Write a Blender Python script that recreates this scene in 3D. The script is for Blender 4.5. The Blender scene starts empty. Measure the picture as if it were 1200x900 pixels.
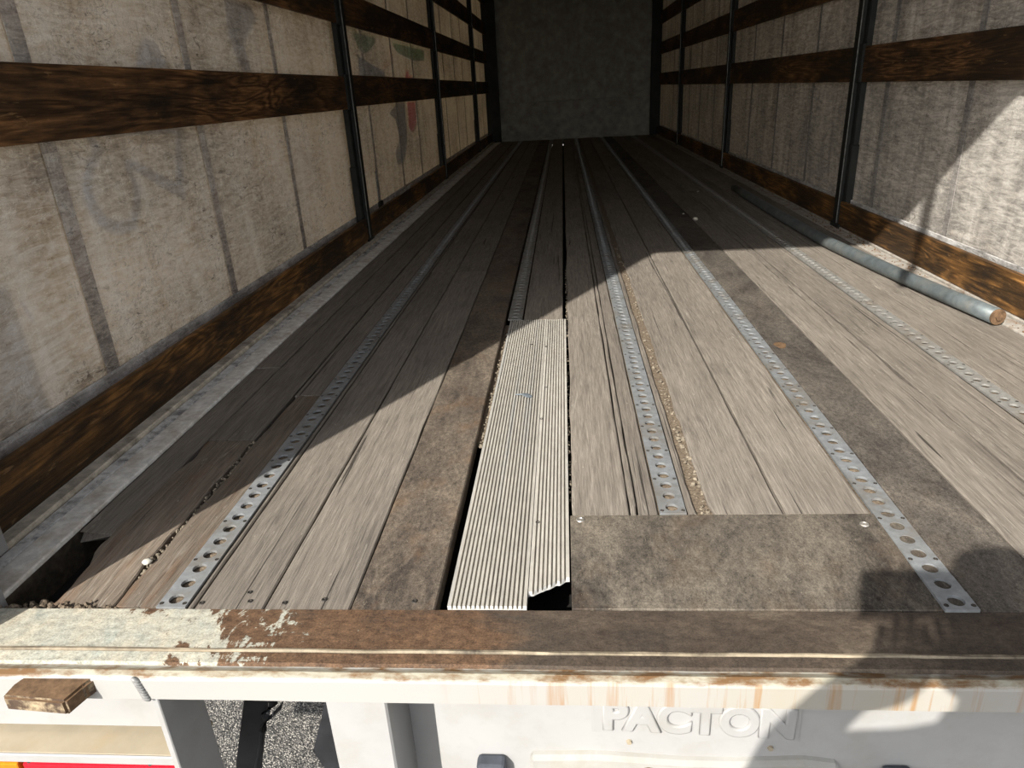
import bpy, bmesh, math, random
from mathutils import Vector, Matrix, noise as mnoise
random.seed(7)
scene = bpy.context.scene
COL = scene.collection
U = 0.74            # metres per design unit (camera height above the load floor = 1 unit)

# ------------------------------------------------------------------ camera
cam_d = bpy.data.cameras.new('camera'); cam = bpy.data.objects.new('camera', cam_d); COL.objects.link(cam)
cam_d.sensor_width = 36.0; cam_d.lens = 36.0 * 820.81 / 1200.0
cam_d.clip_start = 0.02; cam_d.clip_end = 200
RX = Vector((0.99647361, 0.06600940, -0.05179874))
DN = Vector((-0.02194271, -0.39084681, -0.92019416))
FW = Vector((-0.08098684, 0.91808580, -0.38802010))
cm = Matrix.Identity(4)
for r in range(3):
    cm[r][0] = RX[r]; cm[r][1] = -DN[r]; cm[r][2] = -FW[r]
cm[2][3] = 1.0 * U
cam.matrix_world = cm
scene.camera = cam

# ------------------------------------------------------------------ sky, sun, exposure
SUN = Vector((0.535, 1.0, -0.80)).normalized()
w = bpy.data.worlds.new('sky'); scene.world = w; w.use_nodes = True
nt = w.node_tree; nt.nodes.clear()
sky = nt.nodes.new('ShaderNodeTexSky'); sky.sky_type = 'NISHITA'
sky.sun_disc = False; sky.sun_elevation = math.asin(-SUN.z)
sky.sun_rotation = math.atan2(-SUN.x, -SUN.y)
sky.dust_density = 1.5; sky.air_density = 1.0
bg = nt.nodes.new('ShaderNodeBackground'); bg.inputs['Strength'].default_value = 0.26
wo = nt.nodes.new('ShaderNodeOutputWorld')
hs = nt.nodes.new('ShaderNodeHueSaturation'); hs.inputs['Saturation'].default_value = 0.28
nt.links.new(sky.outputs[0], hs.inputs['Color']); nt.links.new(hs.outputs[0], bg.inputs[0]); nt.links.new(bg.outputs[0], wo.inputs[0])
sl = bpy.data.lights.new('sun', 'SUN'); sl.energy = 8.2; sl.angle = math.radians(0.6); sl.color = (1.0, 0.95, 0.87)
so = bpy.data.objects.new('sun', sl); COL.objects.link(so)
so.rotation_euler = SUN.to_track_quat('-Z', 'Y').to_euler(); so.location = (-6, -10, 9)
vs = scene.view_settings
scene.display_settings.display_device = 'sRGB'
vs.view_transform = 'Standard'; vs.look = 'None'; vs.gamma = 1.0; vs.use_curve_mapping = False
vs.exposure = 0.0
scene.cycles.max_bounces = 10; scene.cycles.diffuse_bounces = 6
scene.cycles.sample_clamp_indirect = 6.0

# ------------------------------------------------------------------ material helpers
class NT:
    def __init__(s, name):
        s.m = bpy.data.materials.new(name); s.m.use_nodes = True
        s.t = s.m.node_tree; s.t.nodes.clear()
        s.out = s.n('ShaderNodeOutputMaterial'); s.b = s.n('ShaderNodeBsdfPrincipled')
        s.l(s.b.outputs[0], s.out.inputs[0])
        s.b.inputs['Specular IOR Level'].default_value = 0.25
    def n(s, t): return s.t.nodes.new(t)
    def l(s, a, b): s.t.links.new(a, b)
    def put(s, sock, v):
        if hasattr(v, 'links') or isinstance(v, bpy.types.NodeSocket): s.l(v, sock)
        elif isinstance(v, (tuple, list)) and len(v) == 3 and sock.type == 'RGBA': sock.default_value = (*v, 1)
        else: sock.default_value = v
    def set(s, **k):
        for a, v in k.items(): s.put(s.b.inputs[a.replace('_', ' ')], v)
    def rnd(s):
        return s.n('ShaderNodeObjectInfo').outputs['Random']
    def co(s, scale=(1, 1, 1), rnd=True, loc=(0, 0, 0), rot=(0, 0, 0)):
        c = s.n('ShaderNodeTexCoord'); mp = s.n('ShaderNodeMapping')
        mp.inputs['Scale'].default_value = scale; mp.inputs['Location'].default_value = loc
        mp.inputs['Rotation'].default_value = rot
        v = c.outputs['Object']
        if rnd:
            a = s.n('ShaderNodeVectorMath'); a.operation = 'ADD'
            mu = s.n('ShaderNodeMath'); mu.operation = 'MULTIPLY'; mu.inputs[1].default_value = 37.0
            s.l(s.rnd(), mu.inputs[0]); s.l(v, a.inputs[0]); s.l(mu.outputs[0], a.inputs[1]); v = a.outputs[0]
        s.l(v, mp.inputs[0]); return mp.outputs[0]
    def noise(s, v, sc=1, det=6, ro=0.55, dist=0):
        x = s.n('ShaderNodeTexNoise'); s.l(v, x.inputs['Vector'])
        x.inputs['Scale'].default_value = sc; x.inputs['Detail'].default_value = det
        x.inputs['Roughness'].default_value = ro; x.inputs['Distortion'].default_value = dist
        return x.outputs[0]
    def lines(s, v, sc, wdt, det=3, ro=0.5, dist=1.5, at=0.5):
        n = s.noise(v, sc, det, ro, dist)
        return s.ramp(n, [(at - wdt, 0.0), (at, 1.0), (at + wdt, 0.0)])
    def ramp(s, f, stops, interp='LINEAR'):
        x = s.n('ShaderNodeValToRGB'); s.l(f, x.inputs[0]); e = x.color_ramp.elements
        x.color_ramp.interpolation = interp
        while len(e) < len(stops): e.new(0.5)
        for el, (p, c) in zip(e, stops):
            el.position = p; el.color = (*c, 1) if isinstance(c, (tuple, list)) else (c, c, c, 1)
        return x.outputs[0]
    def mix(s, f, a, b, mode='MIX'):
        x = s.n('ShaderNodeMix'); x.data_type = 'RGBA'; x.blend_type = mode
        s.put(x.inputs[0], f); s.put(x.inputs[6], a); s.put(x.inputs[7], b); return x.outputs[2]
    def math(s, op, a, b=0.0):
        x = s.n('ShaderNodeMath'); x.operation = op
        s.put(x.inputs[0], a); s.put(x.inputs[1], b); return x.outputs[0]
    def bump(s, h, st=0.3, d=0.01):
        x = s.n('ShaderNodeBump'); x.inputs['Strength'].default_value = st; x.inputs['Distance'].default_value = d
        s.l(h, x.inputs['Height']); s.l(x.outputs[0], s.b.inputs['Normal'])
    def sep(s, v):
        x = s.n('ShaderNodeSeparateXYZ'); s.l(v, x.inputs[0]); return x.outputs

def wood_weathered(name, dark, light, tint=None):
    s = NT(name)
    g = s.noise(s.co((90, 5, 90)), 1, 8, 0.68, 0.4); f = s.noise(s.co((330, 16, 330)), 1, 5, 0.65)
    bl = s.noise(s.co((3.5, 1.6, 3.5)), 1, 7, 0.65); ck = s.noise(s.co((60, 1.1, 60), loc=(3, 7, 1)), 1, 3, 0.5, 0.8)
    sp = s.noise(s.co((120, 45, 120)), 1, 3, 0.7); pt = s.noise(s.co((9, 3, 9), loc=(7, 3, 1)), 1, 6, 0.7)
    mid = tuple((a + b) / 2 for a, b in zip(dark, light))
    c = s.ramp(g, [(0.28, dark), (0.46, mid), (0.75, light)])
    c = s.mix(0.7, c, s.ramp(f, [(0.3, 0.28), (0.7, 0.72)]), 'OVERLAY')
    c = s.mix(0.6, c, s.ramp(bl, [(0.3, 0.34), (0.7, 0.64)]), 'OVERLAY')
    c = s.mix(s.ramp(pt, [(0.60, 0.0), (0.75, 0.5)]), c, tuple(x * 0.45 for x in dark))
    c = s.mix(s.ramp(sp, [(0.67, 0.0), (0.76, 0.6)]), c, (0.42, 0.38, 0.32))
    crack = s.ramp(ck, [(0.29, 1.0), (0.315, 0.0)])
    c = s.mix(s.math('MULTIPLY', crack, 0.8), c, (0.02, 0.017, 0.014))
    c = s.mix(s.math('MULTIPLY', s.lines(s.co((26, 1.3, 26), loc=(2, 9, 4)), 1, 0.010, 4, 0.6, 1.0), s.ramp(pt, [(0.45, 0.0), (0.6, 0.55)])), c, (0.36, 0.33, 0.28))
    if tint: c = s.mix(s.ramp(s.noise(s.co((22, 3, 22), loc=(5, 2, 9)), 1, 6, .7), [(0.52, 0.0), (0.70, 0.55)]), c, tint)
    val = s.n('ShaderNodeHueSaturation'); s.l(c, val.inputs['Color'])
    s.l(s.math('ADD', s.math('MULTIPLY', s.rnd(), 0.2), 0.92), val.inputs['Value'])
    s.set(Base_Color=val.outputs[0], Roughness=0.85)
    h = s.math('SUBTRACT', s.math('ADD', g, s.math('MULTIPLY', f, 0.8)), s.math('MULTIPLY', crack, 1.5))
    s.bump(h, 0.6, 0.004)
    return s.m
M = {}
M['plank'] = wood_weathered('weathered_plank', (0.112, 0.097, 0.081), (0.235, 0.206, 0.173))
M['plank_rotten'] = wood_weathered('rotten_plank', (0.080, 0.062, 0.047), (0.205, 0.168, 0.132), (0.17, 0.085, 0.04))

def phenolic(name, rust=0.3, base=(0.055, 0.044, 0.037), dust=(0.21, 0.175, 0.135)):
    s = NT(name)
    a = s.noise(s.co((5, 2.6, 4)), 1, 9, 0.7, 0.8); b = s.math('ADD', s.math('MULTIPLY', s.noise(s.co((120, 70, 60)), 1, 4, 0.75), 0.5), s.math('MULTIPLY', s.noise(s.co((420, 260, 300), loc=(3, 3, 3)), 1, 3, 0.8), 0.5)); r = s.noise(s.co((7, 5, 4), loc=(8, 1, 3)), 1, 8, 0.72)
    sp = s.noise(s.co((260, 190, 170)), 1, 2, 0.6)
    lw = s.noise(s.co((26, 9, 9), loc=(1, 4, 2)), 1, 7, 0.75, 1.2)
    c = s.ramp(a, [(0.36, base), (0.70, dust)])
    c = s.mix(s.ramp(lw, [(0.48, 0.0), (0.72, 0.75)]), c, dust)
    c = s.mix(0.85, c, s.ramp(b, [(0.36, 0.12), (0.64, 0.86)]), 'OVERLAY')
    c = s.mix(s.math('MULTIPLY', s.ramp(r, [(0.5, 0.0), (0.66, 1.0)]), rust), c, (0.155, 0.090, 0.048))
    c = s.mix(s.ramp(sp, [(0.67, 0.0), (0.75, 0.6)]), c, (0.30, 0.26, 0.20))
    s.set(Base_Color=c, Roughness=0.75); s.bump(b, 0.4, 0.002); return s.m
M['ply'] = phenolic('dark_phenolic_plywood', 0.08, (0.034, 0.029, 0.026), (0.135, 0.118, 0.098))
M['ply_rust'] = phenolic('rusty_dark_plywood', 0.55, (0.045, 0.036, 0.030), (0.175, 0.142, 0.108))
M['ply_sheet'] = phenolic('dusty_dark_sheet', 0.2, (0.038, 0.032, 0.027), (0.165, 0.142, 0.112))

def slat_wood(name, dark, light, axis=1):
    s = NT(name)
    sc = (40, 3.0, 46); sc2 = (160, 8, 210)
    g = s.noise(s.co(sc), 1, 8, 0.6, 1.6); f = s.noise(s.co(sc2), 1, 4, 0.6); bl = s.noise(s.co((2.5, 2.0, 6), loc=(4, 1, 2)), 1, 6, 0.65)
    sc3 = s.noise(s.co((200, 9, 60), loc=(1, 8, 2)), 1, 4, 0.7, 0.5)
    rg = s.noise(s.co((6, 0.9, 9), loc=(2, 1, 5)), 1, 3, 0.5, 0.6)
    ring = s.math('ADD', s.math('MULTIPLY', s.math('SINE', s.math('MULTIPLY', rg, 95.0)), 0.5), 0.5)
    c = s.ramp(g, [(0.28, dark), (0.75, light)])
    c = s.mix(0.8, c, s.ramp(ring, [(0.0, 0.2), (1.0, 0.76)]), 'OVERLAY')
    c = s.mix(0.6, c, s.ramp(f, [(0.3, 0.25), (0.7, 0.8)]), 'OVERLAY')
    c = s.mix(s.ramp(bl, [(0.44, 0.85), (0.62, 0.0)]), c, (0.018, 0.014, 0.010))
    c = s.mix(s.ramp(sc3, [(0.64, 0.0), (0.72, 0.55)]), c, (0.36, 0.22, 0.10))
    s.set(Base_Color=c, Roughness=0.55); s.bump(s.math('ADD', g, f), 0.5, 0.003); return s.m
M['slat'] = slat_wood('varnished_slat', (0.034, 0.017, 0.008), (0.27, 0.135, 0.055))
M['board'] = slat_wood('kick_board_wood', (0.040, 0.019, 0.007), (0.40, 0.195, 0.058))

def curtain(name, base, trans, tw, seed):
    s = NT(name)
    blot = s.noise(s.co((1.4, 0.9, 2.2), rnd=False, loc=(seed, 0, 3)), 1, 7, 0.6)
    scr = s.noise(s.co((60, 9, 55), rnd=False, loc=(1, seed, 3)), 1, 6, 0.72, 1.2)
    fine = s.noise(s.co((300, 22, 70), rnd=False), 1, 4, 0.65)
    vert = s.noise(s.co((40, 7, 1.2), rnd=False, loc=(0, seed, 6)), 1, 6, 0.68, 0.6)
    mk = s.noise(s.co((50, 16, 42), rnd=False, loc=(seed, 3, 8)), 1, 5, 0.7, 2.0)
    mk2 = s.noise(s.co((3, 2.2, 3), rnd=False, loc=(5, seed, 1)), 1, 3, 0.5)
    c = s.ramp(blot, [(0.3, tuple(x * 0.62 for x in base)), (0.66, base)])
    c = s.mix(0.75, c, s.ramp(scr, [(0.3, 0.12), (0.7, 0.82)]), 'OVERLAY')
    c = s.mix(0.6, c, s.ramp(fine, [(0.3, 0.30), (0.7, 0.68)]), 'OVERLAY')
    c = s.mix(0.7, c, s.ramp(vert, [(0.3, 0.14), (0.7, 0.76)]), 'OVERLAY')
    mark = s.math('MULTIPLY', s.ramp(mk, [(0.34, 1.0), (0.42, 0.0)]), s.ramp(mk2, [(0.40, 0.0), (0.58, 0.85)]))
    c = s.mix(mark, c, (0.10, 0.085, 0.07))
    c = s.mix(s.ramp(mk, [(0.66, 0.0), (0.73, 0.4)]), c, (0.72, 0.69, 0.64))
    amt = s.ramp(mk2, [(0.38, 0.15), (0.62, 0.75)])
    c = s.mix(s.math('MULTIPLY', s.lines(s.co((9, 5, 7), rnd=False, loc=(seed, 1, 2)), 1, 0.008, 5, 0.65, 2.2), amt), c, (0.13, 0.115, 0.10))
    c = s.mix(s.math('MULTIPLY', s.lines(s.co((9, 3.5, 9), rnd=False, loc=(seed, 7, 4)), 1, 0.009, 5, 0.65, 2.0), 0.55), c, tuple(min(1, x * 1.25) for x in base))
    c = s.mix(s.math('MULTIPLY', s.lines(s.co((30, 26, 16), rnd=False, loc=(3, 7, seed)), 1, 0.03, 4, 0.7, 2.5), s.math('MULTIPLY', amt, 0.8)), c, tuple(x * 0.36 for x in base))
    s.set(Base_Color=c, Roughness=0.55)
    s.bump(s.math('ADD', scr, vert), 0.25, 0.004)
    tr = s.n('ShaderNodeBsdfTranslucent'); s.put(tr.inputs[0], s.mix(1.0, c, trans, 'MULTIPLY'))
    mx = s.n('ShaderNodeMixShader'); mx.inputs[0].default_value = tw
    s.l(s.b.outputs[0], mx.inputs[1]); s.l(tr.outputs[0], mx.inputs[2]); s.l(mx.outputs[0], s.out.inputs[0])
    return s.m
M['curtain'] = curtain('light_lifted_tarpaulin', (0.88, 0.83, 0.765), (0.80, 0.62, 0.38), 0.055, 2.0)  # left copy: extra light on this side is put into a paler base
M['curtain_right'] = curtain('grey_tarpaulin_right', (0.60, 0.565, 0.515), (0.80, 0.62, 0.40), 0.08, 6.5)  # same tarpaulin on the right, base colour not lifted
M['seam'] = curtain('tarpaulin_seam_band', (0.66, 0.60, 0.54), (0.5, 0.46, 0.4), 0.04, 5.0)
M['seam_right'] = curtain('dark_tarpaulin_seam_band', (0.36, 0.335, 0.31), (0.5, 0.46, 0.4), 0.03, 5.5)
M['hem'] = curtain('tarpaulin_hem', (0.60, 0.585, 0.565), (0.5, 0.5, 0.5), 0.06, 8.0)
def printmat(name, col):
    """ink on the outside of the tarpaulin: it tints the daylight that soaks through"""
    s = NT('print_' + name); c = s.mix(0.5, col, s.ramp(s.noise(s.co((20, 20, 20)), 1, 4), [(0.3, 0.4), (0.7, 0.6)]), 'OVERLAY')
    s.set(Base_Color=c, Roughness=0.5)
    tr = s.n('ShaderNodeBsdfTranslucent'); s.put(tr.inputs[0], c)
    mx = s.n('ShaderNodeMixShader'); mx.inputs[0].default_value = 0.8
    s.l(s.b.outputs[0], mx.inputs[1]); s.l(tr.outputs[0], mx.inputs[2]); s.l(mx.outputs[0], s.out.inputs[0]); return s.m

def simple(name, col, rough=0.6, metal=0.0, var=0.25, sc=30, bump=0.15, bd=0.002, spec=0.3, dirt=None, dirt_amt=0.5, dsc=6):
    s = NT(name)
    a = s.noise(s.co((sc, sc, sc)), 1, 6, 0.65)
    lo = tuple(x * (1 - var) for x in col); hi = tuple(min(1, x * (1 + var)) for x in col)
    c = s.ramp(a, [(0.3, lo), (0.7, hi)])
    if dirt:
        d = s.noise(s.co((dsc, dsc, dsc), loc=(3, 5, 7)), 1, 8, 0.7)
        c = s.mix(s.math('MULTIPLY', s.ramp(d, [(0.48, 0.0), (0.66, 1.0)]), dirt_amt), c, dirt)
    s.set(Base_Color=c, Roughness=rough, Metallic=metal); s.b.inputs['Specular IOR Level'].default_value = spec
    if bump: s.bump(a, bump, bd)
    return s.m
M['post'] = simple('black_steel_post', (0.013, 0.015, 0.014), 0.6, 0.0, 0.4, 14, 0.1, dirt=(0.045, 0.04, 0.032), dirt_amt=0.3)
M['post_edge'] = simple('pale_post_edge', (0.20, 0.20, 0.19), 0.45, 0.5, 0.5, 40, 0.1)  # pale grey strip along the dark flange
M['galv_dusty'] = simple('sandy_galvanised_strip', (0.24, 0.235, 0.22), 0.6, 0.2, 0.22, 60, 0.12, dirt=(0.20, 0.175, 0.145), dirt_amt=0.9, dsc=9)
M['galv'] = simple('dusty_galvanised_strip', (0.27, 0.285, 0.295), 0.45, 0.35, 0.22, 60, 0.12, dirt=(0.21, 0.19, 0.16), dirt_amt=0.8, dsc=9)
M['screw'] = simple('dark_screw', (0.05, 0.045, 0.04), 0.5, 0.5, 0.4, 200, 0.1)
M['dirt'] = simple('packed_dirt', (0.165, 0.13, 0.095), 0.95, 0, 0.55, 160, 0.8, 0.004, 0.1)
M['darksteel'] = simple('dark_underfloor', (0.012, 0.011, 0.010), 0.9, 0, 0.4, 20, 0.2)
M['rave_wood'] = simple('worn_grey_edge_timber', (0.80, 0.78, 0.73), 0.8, 0, 0.25, 40, 0.5, 0.003, 0.2, dirt=(0.42, 0.32, 0.22), dirt_amt=0.6, dsc=10)
M['rave_body'] = simple('dark_brown_timber', (0.075, 0.058, 0.042), 0.9, 0, 0.5, 50, 0.6, 0.005, 0.1, dirt=(0.02, 0.018, 0.014), dirt_amt=0.8, dsc=10)  # dark brown below the pale top board, with darker patches at random
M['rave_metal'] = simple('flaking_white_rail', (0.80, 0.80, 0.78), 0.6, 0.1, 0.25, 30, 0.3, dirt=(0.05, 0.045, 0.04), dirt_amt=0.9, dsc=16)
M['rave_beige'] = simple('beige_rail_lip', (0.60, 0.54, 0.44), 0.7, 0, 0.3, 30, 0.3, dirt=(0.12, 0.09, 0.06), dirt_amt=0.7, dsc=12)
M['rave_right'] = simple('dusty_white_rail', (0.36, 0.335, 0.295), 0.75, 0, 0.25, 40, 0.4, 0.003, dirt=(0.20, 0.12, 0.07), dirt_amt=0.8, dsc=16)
M['pipe'] = simple('grey_galvanised_pipe', (0.115, 0.135, 0.140), 0.5, 0.3, 0.3, 25, 0.15, dirt=(0.19, 0.19, 0.175), dirt_amt=0.6, dsc=12)
M['rust'] = simple('rusty_steel', (0.135, 0.082, 0.045), 0.85, 0.1, 0.5, 60, 0.5)
M['black'] = simple('black_rubber', (0.018, 0.019, 0.022), 0.6, 0, 0.3, 30, 0.1)
M['buffer'] = simple('blue_black_rubber', (0.055, 0.062, 0.075), 0.6, 0, 0.3, 30, 0.1)
M['shade_grey'] = simple('recess_shade_grey', (0.42, 0.42, 0.42), 0.5, 0, 0.08, 8, 0.05)  # shade in the recess, put into the plate's colour as grey
M['white'] = simple('white_painted_steel', (0.335, 0.332, 0.328), 0.4, 0, 0.05, 8, 0.06, dirt=(0.275, 0.26, 0.225), dirt_amt=0.4, dsc=10)
M['cream'] = simple('cream_dusty_paint', (0.32, 0.275, 0.20), 0.6, 0, 0.10, 20, 0.1, dirt=(0.33, 0.25, 0.15), dirt_amt=0.5, dsc=14)
M['cover'] = simple('dirty_white_cover', (0.29, 0.285, 0.265), 0.6, 0, 0.12, 10, 0.1, dirt=(0.26, 0.23, 0.18), dirt_amt=0.5, dsc=12)
M['bulk'] = simple('dull_plywood_bulkhead', (0.33, 0.33, 0.30), 0.75, 0, 0.35, 9, 0.3, 0.004, dirt=(0.20, 0.20, 0.18), dirt_amt=0.5, dsc=3)
M['roof'] = simple('grey_roof_tarpaulin', (0.22, 0.21, 0.19), 0.7, 0, 0.2, 6, 0.1)
M['red'] = simple('red_lamp_lens', (0.45, 0.008, 0.02), 0.15, 0, 0.15, 60, 0.1, spec=0.6)
M['amber'] = simple('amber_lamp_lens', (0.55, 0.17, 0.008), 0.15, 0, 0.15, 60, 0.1, spec=0.6)
M['stone'] = simple('pale_grit', (0.19, 0.16, 0.12), 0.9, 0, 0.5, 90, 0.4)
M['white_stone'] = simple('white_pebble', (0.5, 0.48, 0.42), 0.8, 0, 0.15, 90, 0.3)
M['leaf'] = simple('blue_grey_leaf', (0.13, 0.15, 0.17), 0.6, 0, 0.3, 90, 0.2)
M['chrome'] = simple('screw_ring', (0.30, 0.28, 0.25), 0.4, 0.5, 0.3, 90, 0.1)

# aluminium ribbed plate: clean metal on the ridges, dust in the texture
s = NT('ribbed_aluminium')
a = s.noise(s.co((6, 1.0, 6)), 1, 6, 0.6); b = s.noise(s.co((90, 25, 90)), 1, 5, 0.7); st = s.noise(s.co((40, 0.7, 40), loc=(2, 3, 4)), 1, 3)
c = s.ramp(a, [(0.3, (0.42, 0.395, 0.35)), (0.7, (0.58, 0.55, 0.49))])
c = s.mix(0.5, c, s.ramp(b, [(0.3, 0.32), (0.7, 0.66)]), 'OVERLAY')
c = s.mix(s.ramp(st, [(0.58, 0.0), (0.68, 0.3)]), c, (0.36, 0.39, 0.41))
s.set(Base_Color=c, Roughness=0.5, Metallic=0.25); s.bump(b, 0.2, 0.001); M['alu'] = s.m
M['chip'] = simple('chipped_edge', (0.07, 0.045, 0.03), 0.8, 0, 0.3, 60, 0.4, dirt=(0.38, 0.30, 0.19), dirt_amt=1.0, dsc=34)
M['weld'] = simple('dull_weld', (0.22, 0.22, 0.215), 0.5, 0.2, 0.3, 200, 0.3)
M['ridge'] = simple('worn_beige_ridge', (0.27, 0.225, 0.16), 0.7, 0, 0.3, 40, 0.3, dirt=(0.05, 0.04, 0.03), dirt_amt=0.95, dsc=9)
M['alu_cut'] = simple('bright_cut_aluminium', (0.75, 0.74, 0.71), 0.35, 0.3, 0.1, 90, 0.1)

# sill plate: pale flaking paint at the left end giving way to rust and dark brown coating
s = NT('worn_sill_plate')
xyz = s.sep(s.co((1, 1, 1), rnd=False))
n1 = s.noise(s.co((4, 9, 4), rnd=False), 1, 8, 0.7, 0.6); n2 = s.noise(s.co((26, 12, 20), rnd=False, rot=(0, 0, 0.5)), 1, 8, 0.72, 0.6); n3 = s.math('ADD', s.math('MULTIPLY', s.noise(s.co((60, 90, 80), rnd=False), 1, 5, 0.75), 0.55), s.math('MULTIPLY', s.noise(s.co((330, 330, 330), rnd=False), 1, 3, 0.8), 0.45))
brown = s.ramp(n1, [(0.3, (0.038, 0.030, 0.024)), (0.5, (0.068, 0.052, 0.039)), (0.72, (0.14, 0.112, 0.082))])
rust = s.ramp(n3, [(0.3, (0.060, 0.032, 0.018)), (0.7, (0.145, 0.080, 0.042))])
paint = s.ramp(n2, [(0.3, (0.42, 0.375, 0.29)), (0.7, (0.30, 0.315, 0.275))])
grad = s.math('ADD', s.math('MULTIPLY', xyz[0], -3.6), s.math('ADD', s.math('MULTIPLY', s.math('ADD', n2, n1), 3.6), -5.65))   # paint survives to the left
rm = s.math('ADD', s.math('MULTIPLY', xyz[0], -2.6), s.math('MULTIPLY', n1, 1.2))
c = s.mix(s.ramp(rm, [(0.75, 0.0), (1.6, 0.8)]), brown, rust)
c = s.mix(s.ramp(s.noise(s.co((9, 18, 9), rnd=False, loc=(6, 1, 1)), 1, 7, .7), [(0.5, 0.0), (0.64, 0.75)]), c, (0.05, 0.036, 0.027))
c = s.mix(s.ramp(grad, [(0.0, 0.0), (0.12, 1.0)]), c, paint)
c = s.mix(0.75, c, s.ramp(n3, [(0.36, 0.18), (0.64, 0.82)]), 'OVERLAY')
s.set(Base_Color=c, Roughness=0.75); s.bump(s.math('ADD', n2, n3), 0.3, 0.003); M['sill'] = s.m

# white beam with rust streaks running down from its top edge
s = NT('rust_streaked_white_beam')
xyz = s.sep(s.co((1, 1, 1), rnd=False))
stv = s.noise(s.co((26, 2, 1.2), rnd=False, loc=(2.3, 0, 0)), 1, 5, 0.7); big = s.noise(s.co((2.6, 1, 1), rnd=False, loc=(0.7, 0, 0)), 1, 4, 0.6)
edge = s.noise(s.co((14, 30, 40), rnd=False), 1, 7, 0.7)
cen = s.ramp(s.math('ADD', xyz[0], 0.2), [(0.0, 0.0), (0.12, 0.7), (0.8, 1.0)])
mask = s.math('MULTIPLY', s.ramp(stv, [(0.52, 0.0), (0.62, 1.0)]), s.ramp(big, [(0.36, 0.0), (0.52, 1.0)]))
mask = s.math('MULTIPLY', mask, cen)
c = s.mix(s.math('MULTIPLY', mask, 0.85), (0.345, 0.338, 0.322), (0.29, 0.125, 0.022))
c = s.mix(s.math('MULTIPLY', s.math('MULTIPLY', s.ramp(big, [(0.4, 0.0), (0.7, 0.5)]), cen), 1.0), c, (0.335, 0.275, 0.165))
top = s.ramp(s.math('ADD', xyz[2], s.math('MULTIPLY', edge, 0.016)), [(0.0, 0.0), (0.0005, 0.0), (0.004, 1.0)])
tc = s.mix(s.ramp(edge, [(0.42, 0.0), (0.6, 1.0)]), (0.34, 0.32, 0.25), (0.15, 0.085, 0.04))
c = s.mix(top, c, tc)
s.set(Base_Color=c, Roughness=0.45); s.bump(edge, 0.15, 0.002); M['beam'] = s.m

# ground: exposed aggregate
s = NT('aggregate_asphalt')
vo = s.n('ShaderNodeTexVoronoi'); s.l(s.co((48, 48, 48), rnd=False), vo.inputs['Vector'])
vc = s.sep(vo.outputs['Color'])
c = s.ramp(vc[0], [(0.0, (0.06, 0.06, 0.06)), (0.3, (0.21, 0.20, 0.185)), (0.6, (0.33, 0.31, 0.28)), (0.85, (0.5, 0.47, 0.42))], 'CONSTANT')
c = s.mix(s.ramp(vo.outputs['Distance'], [(0.35, 0.0), (0.62, 0.85)]), c, (0.05, 0.048, 0.045))
s.set(Base_Color=c, Roughness=0.9); s.bump(s.math('SUBTRACT', 1.0, vo.outputs['Distance']), 0.6, 0.006); M['ground'] = s.m

# ------------------------------------------------------------------ object helpers
def V(p): return Vector(p)
def wloc(o):
    p = Vector((0, 0, 0))
    while o is not None:
        p += o.location; o = o.parent
    return p
def tag(o, label=None, cat=None, group=None, kind=None):
    if label: o['label'] = label
    if cat: o['category'] = cat
    if group: o['group'] = group
    if kind: o['kind'] = kind
    return o
def place(o, parent, base):
    o.location = V(base) * U - (wloc(parent) if parent else Vector((0, 0, 0)))
    o.parent = parent
    COL.objects.link(o); return o
def empty(name, base, parent=None):
    o = bpy.data.objects.new(name, None); o.empty_display_size = 0.1
    return place(o, parent, base)
def obj(name, bm, mats, parent=None, base=None, smooth=False):
    """bm in design units, world placed; becomes one mesh object with its origin at base"""
    if base is None:
        xs = [v.co for v in bm.verts]
        base = (sum((v.x for v in xs)) / len(xs), min(v.y for v in xs), min(v.z for v in xs))
    b = V(base)
    for v in bm.verts: v.co = (v.co - b) * U
    me = bpy.data.meshes.new(name); bm.to_mesh(me); bm.free()
    for m in (mats if isinstance(mats, (list, tuple)) else [mats]): me.materials.append(m)
    if smooth:
        for p in me.polygons: p.use_smooth = True
    return place(bpy.data.objects.new(name, me), parent, b)
def box(bm, x0, x1, y0, y1, z0, z1, bev=0.0, seg=1):
    r = bmesh.ops.create_cube(bm, size=1)
    for v in r['verts']:
        v.co = Vector(((x0 + x1) / 2 + v.co.x * (x1 - x0), (y0 + y1) / 2 + v.co.y * (y1 - y0), (z0 + z1) / 2 + v.co.z * (z1 - z0)))
    if bev:
        es = list({e for v in r['verts'] for e in v.link_edges})
        bmesh.ops.bevel(bm, geom=es, offset=bev, segments=seg, affect='EDGES', profile=0.5)
    return bm
def nbox(*a, **k): return box(bmesh.new(), *a, **k)
def loft(bm, rings, close=False, caps=True, mat=0):
    rs = [[bm.verts.new(p) for p in r] for r in rings]
    n = len(rs[0])
    for a, b in zip(rs, rs[1:]):
        for i in range(n if close else n - 1):
            j = (i + 1) % n
            f = bm.faces.new((a[i], a[j], b[j], b[i])); f.material_index = mat
    if caps and close:
        bm.faces.new(list(reversed(rs[0]))).material_index = mat; bm.faces.new(rs[-1]).material_index = mat
    return rs
def fixn(bm): bmesh.ops.recalc_face_normals(bm, faces=bm.faces[:]); return bm
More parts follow.
